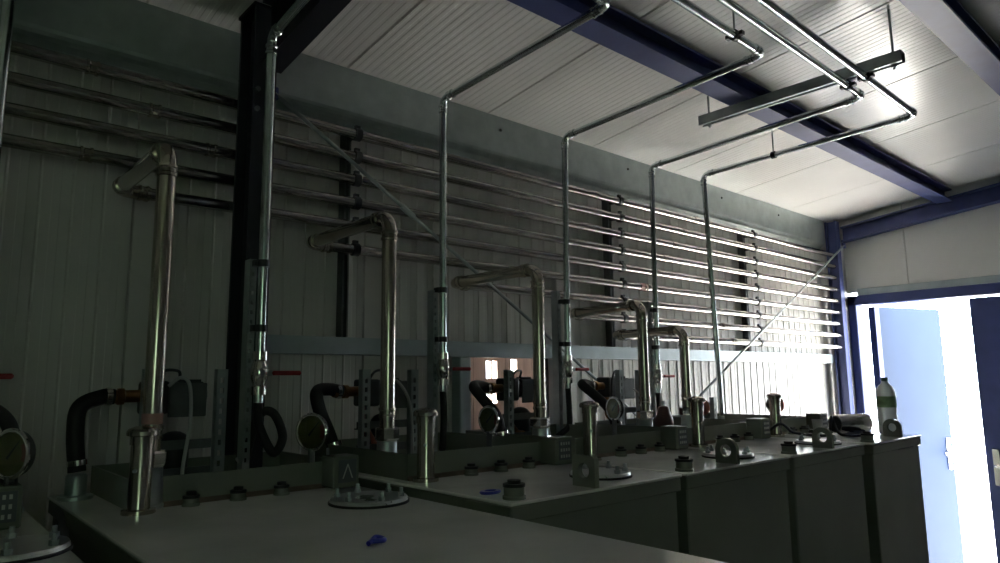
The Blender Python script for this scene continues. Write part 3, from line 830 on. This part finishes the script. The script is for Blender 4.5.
# ------------------------------------------------------------------ pale flexible tubes
FT = [([(.50, 1.74, 1.645), (.525, 1.735, 1.665), (.545, 1.73, 1.645), (.548, 1.725, 1.56), (.535, 1.72, 1.46), (.53, 1.70, 1.404)], 'pale thin tube hooked over behind the nearest riser'),
      ([(1.07, 1.70, 1.655), (1.10, 1.69, 1.650), (1.135, 1.685, 1.60), (1.145, 1.68, 1.52), (1.145, 1.675, 1.42)], 'pale thin tube arching right of the second riser'),
      ([(1.66, 1.70, 1.66), (1.675, 1.69, 1.61), (1.695, 1.685, 1.54), (1.71, 1.68, 1.42)], 'pale thin tube falling beside the third riser'),
      ([(2.27, 1.76, 1.61), (2.285, 1.74, 1.58), (2.30, 1.73, 1.50), (2.31, 1.72, 1.42)], 'pale thin tube falling beside the fourth riser')]
for pts, lab in FT:
    o = obj('flexible_tube', tube(new(), spline(pts, 8), .0042, 8), 'grey_tube', None, pts[-1])
    tag(o, lab, 'tube', 'pale flexible tubes')
o = obj('flexible_tube', tube(new(), spline([(.50, 1.665, 1.400), (.56, 1.68, 1.400), (.63, 1.69, 1.401), (.69, 1.72, 1.401), (.70, 1.76, 1.43), (.69, 1.80, 1.46)], 8), .0042, 8), 'grey_tube', None, (.6, 1.69, 1.4))
tag(o, 'pale thin tube lying curled in the tray of the foreground tank', 'tube', 'pale flexible tubes')

# ------------------------------------------------------------------ trapeze strut with hanger rods
TX = 2.51
t = thing('trapeze_strut', 'grey strut channel hung under the roof across the pipes', 'strut', (TX, 1.15, 2.715))
p = [(TX - .02, 2.757), (TX - .02, 2.717), (TX - .009, 2.717), (TX - .009, 2.720), (TX - .017, 2.720), (TX - .017, 2.754), (TX + .017, 2.754), (TX + .017, 2.720), (TX + .009, 2.720), (TX + .009, 2.717), (TX + .02, 2.717), (TX + .02, 2.757)]
p = [(q[0], q[1] - .010) for q in p]
obj('channel', prism(new(), p, 1.535, .750, 'y'), 'strut_zinc', t)
for hy in (1.495, .780):
    b = tube(new(), [(TX, hy, 2.69), (TX, hy, ceil(hy) - .0005)], .0045, 8)
    cyl(b, (TX, hy, 2.697), (0, 0, 1), .010, .008, 6)
    obj('hanger_rod', b, 'strut_zinc', t)
for f in (FP[3], FP[4]):
    fr_ = (f['el'][0] - TX) / (f['el'][0] - f['end'])
    hy, hz = f['el'][1] + (f['run'][0][1] - f['el'][1]) * fr_, f['el'][2] + .004 * fr_
    b = lathe(new(), [(FR + .0003, -.009), (FR + .0045, -.009), (FR + .0045, .009), (FR + .0003, .009)], (TX, hy, hz), (1, 0, 0), 16)
    box(b, (TX - .005, hy - .005, hz + FR + .003), (TX + .005, hy + .005, 2.708))
    for s in (-1, 1): box(b, (TX - .009, hy + s * (FR + .004), hz - .006), (TX + .009, hy + s * (FR + .014), hz + .006))
    obj('pipe_clamp', b, 'black_paint', t)
# single hangers
def hanger(x, y, zp, ztop, lab, beam=False):
    t = thing('pipe_hanger', lab, 'hanger', (x, y, zp), 'single pipe hangers')
    obj('rod', tube(new(), [(x, y, zp + FR + .004), (x, y, ztop)], .0035, 8), 'strut_zinc', t)
    return t
f = FP[2]
fr_ = (f['el'][0] - 1.87) / (f['el'][0] - f['end'])
hy, hz = f['el'][1] + (f['run'][0][1] - f['el'][1]) * fr_, f['el'][2] + .004 * fr_
t = hanger(1.87, hy, hz, ceil(hy) - .0005, 'hanger holding the shorter roof pipe at the upper right')
b = lathe(new(), [(FR + .0003, -.009), (FR + .0045, -.009), (FR + .0045, .009), (FR + .0003, .009)], (1.87, hy, hz), (1, 0, 0), 16)
for s in (-1, 1): box(b, (1.862, hy + s * (FR + .004), hz - .006), (1.878, hy + s * (FR + .016), hz + .006))
obj('clamp_ring', b, 'black_paint', t)
t = hanger(3.0355, 1.485, 2.6803, ceil(1.485) - .0005, 'hanger holding the farthest roof pipe just before the blue beam')
obj('clamp_ring', lathe(new(), [(FR + .0003, -.009), (FR + .0045, -.009), (FR + .0045, .009), (FR + .0003, .009)], (3.0355, 1.485, 2.6803), (0, -1, .0225), 16), 'black_paint', t)
obj('top_plate', box(new(), (3.019, 1.465, ceil(1.465) - .007), (3.052, 1.505, ceil(1.505) - .0005)), 'black_paint', t)

# ------------------------------------------------------------------ things left on the tanks
bx_, by_ = 3.078, 1.105
bz = 1.4155
t = thing('water_bottle', 'clear plastic bottle with green cap and label on the last tank', 'bottle', (bx_, by_, bz))
R_ = .036
obj('bottle_body', lathe(new(), [(0, .004), (R_ * .7, 0), (R_ * .95, .008), (R_, .02), (R_ * .96, .045), (R_, .06), (R_ * .93, .085), (R_, .105), (R_, .16), (R_ * .97, .168), (R_ * .75, .190), (R_ * .42, .203), (R_ * .33, .211), (R_ * .33, .215), (0, .215)], (bx_, by_, bz), (0, 0, 1), 26), 'bottle_plastic', t)
obj('bottle_label', lathe(new(), [(R_ * 1.012, .108), (R_ * 1.012, .152)], (bx_, by_, bz), (0, 0, 1), 26), 'bottle_label', t)
obj('bottle_cap', lathe(new(), [(0, .213), (.0135, .213), (.0135, .226), (.012, .228), (0, .228)], (bx_, by_, bz), (0, 0, 1), 18), 'cap_green', t)

t = thing('metal_canister', 'silver metal canister lying on the last tank left of the bottle', 'canister', (2.96, 1.19, bz))
a = Vector((2.905, 1.245, bz + .043)); b_ = Vector((3.075, 1.190, bz + .043)); dv = (b_ - a).normalized(); L = (b_ - a).length
obj('shell', lathe(new(), [(0, .012), (.031, .012), (.031, 0), (.036, 0), (.038, .004), (.038, L - .006), (.034, L), (0, L)], a, dv, 26), 'can_silver', t)
obj('end_face', lathe(new(), [(0, .008), (.0312, .008), (.0312, .0125), (0, .0125)], a, dv, 24), 'black_paint', t)
for sgn in (-1, 1):
    q = a + dv * (L * .5) + Vector((0, 0, -.043)) + dv.cross(Vector((0, 0, 1))) * sgn * .03
    obj('cradle', box(new(), (q.x - .05, q.y - .012, bz - .0003), (q.x + .05, q.y + .012, bz + .018), .003), 'cloth_navy', t)

t = thing('paper_cup', 'small grey cup standing left of the silver canister', 'cup', (2.795, 1.265, bz))
obj('cup_wall', lathe(new(), [(0, .002), (.014, 0), (.015, .003), (.020, .064), (.021, .066), (.019, .066), (.018, .062), (.0135, .006), (0, .006)], (2.795, 1.265, bz), (0, 0, 1), 22), 'cup_grey', t)
o = obj('black_cable', tube(new(), spline([(2.62, 1.40, bz + .012), (2.68, 1.36, bz + .05), (2.72, 1.33, bz + .018), (2.75, 1.27, bz + .008), (2.80, 1.23, bz + .008), (2.82, 1.225, bz + .045), (2.845, 1.23, bz + .075), (2.875, 1.235, bz + .05), (2.85, 1.20, bz + .008), (2.92, 1.155, bz + .007), (2.98, 1.15, bz + .008)], 8), .0055, 8), 'cable_black', None, (2.8, 1.25, bz))
tag(o, 'black cable trailing across the last tank to the canister', 'cable')
o = obj('dark_cloth', lathe(new(), [(0, 0), (.05, 0), (.055, .006), (.04, .014), (.022, .012), (.01, .018), (0, .016)], (2.93, 1.17, bz), (0, 0, 1), 14, sx=1.5, sy=.7), 'cloth_navy', None, (2.93, 1.17, bz))
tag(o, 'crumpled navy cloth under the silver canister', 'cloth')
bm = lathe(new(), [(.010, 0), (.016, 0), (.018, .003), (.016, .006), (.010, .006), (.009, .003), (.010, 0)], (.975, 1.14, 1.4152), (0, 0, 1), 18, sx=1.5)
tag(obj('plastic_ring', bm, 'blue_plastic', None, (.975, 1.14, 1.415)), 'blue plastic ring lying on the second tank', 'ring')
bm = tube(new(), spline([(.60, .995, 1.398), (.615, 1.005, 1.402), (.625, .995, 1.399), (.615, .985, 1.400), (.60, .99, 1.4005), (.59, .985, 1.399)], 6), .004, 8)
tag(obj('plastic_scrap', bm, 'blue_plastic', None, (.61, .995, 1.395)), 'small blue plastic scrap lying on the glossy foreground tank', 'scrap')
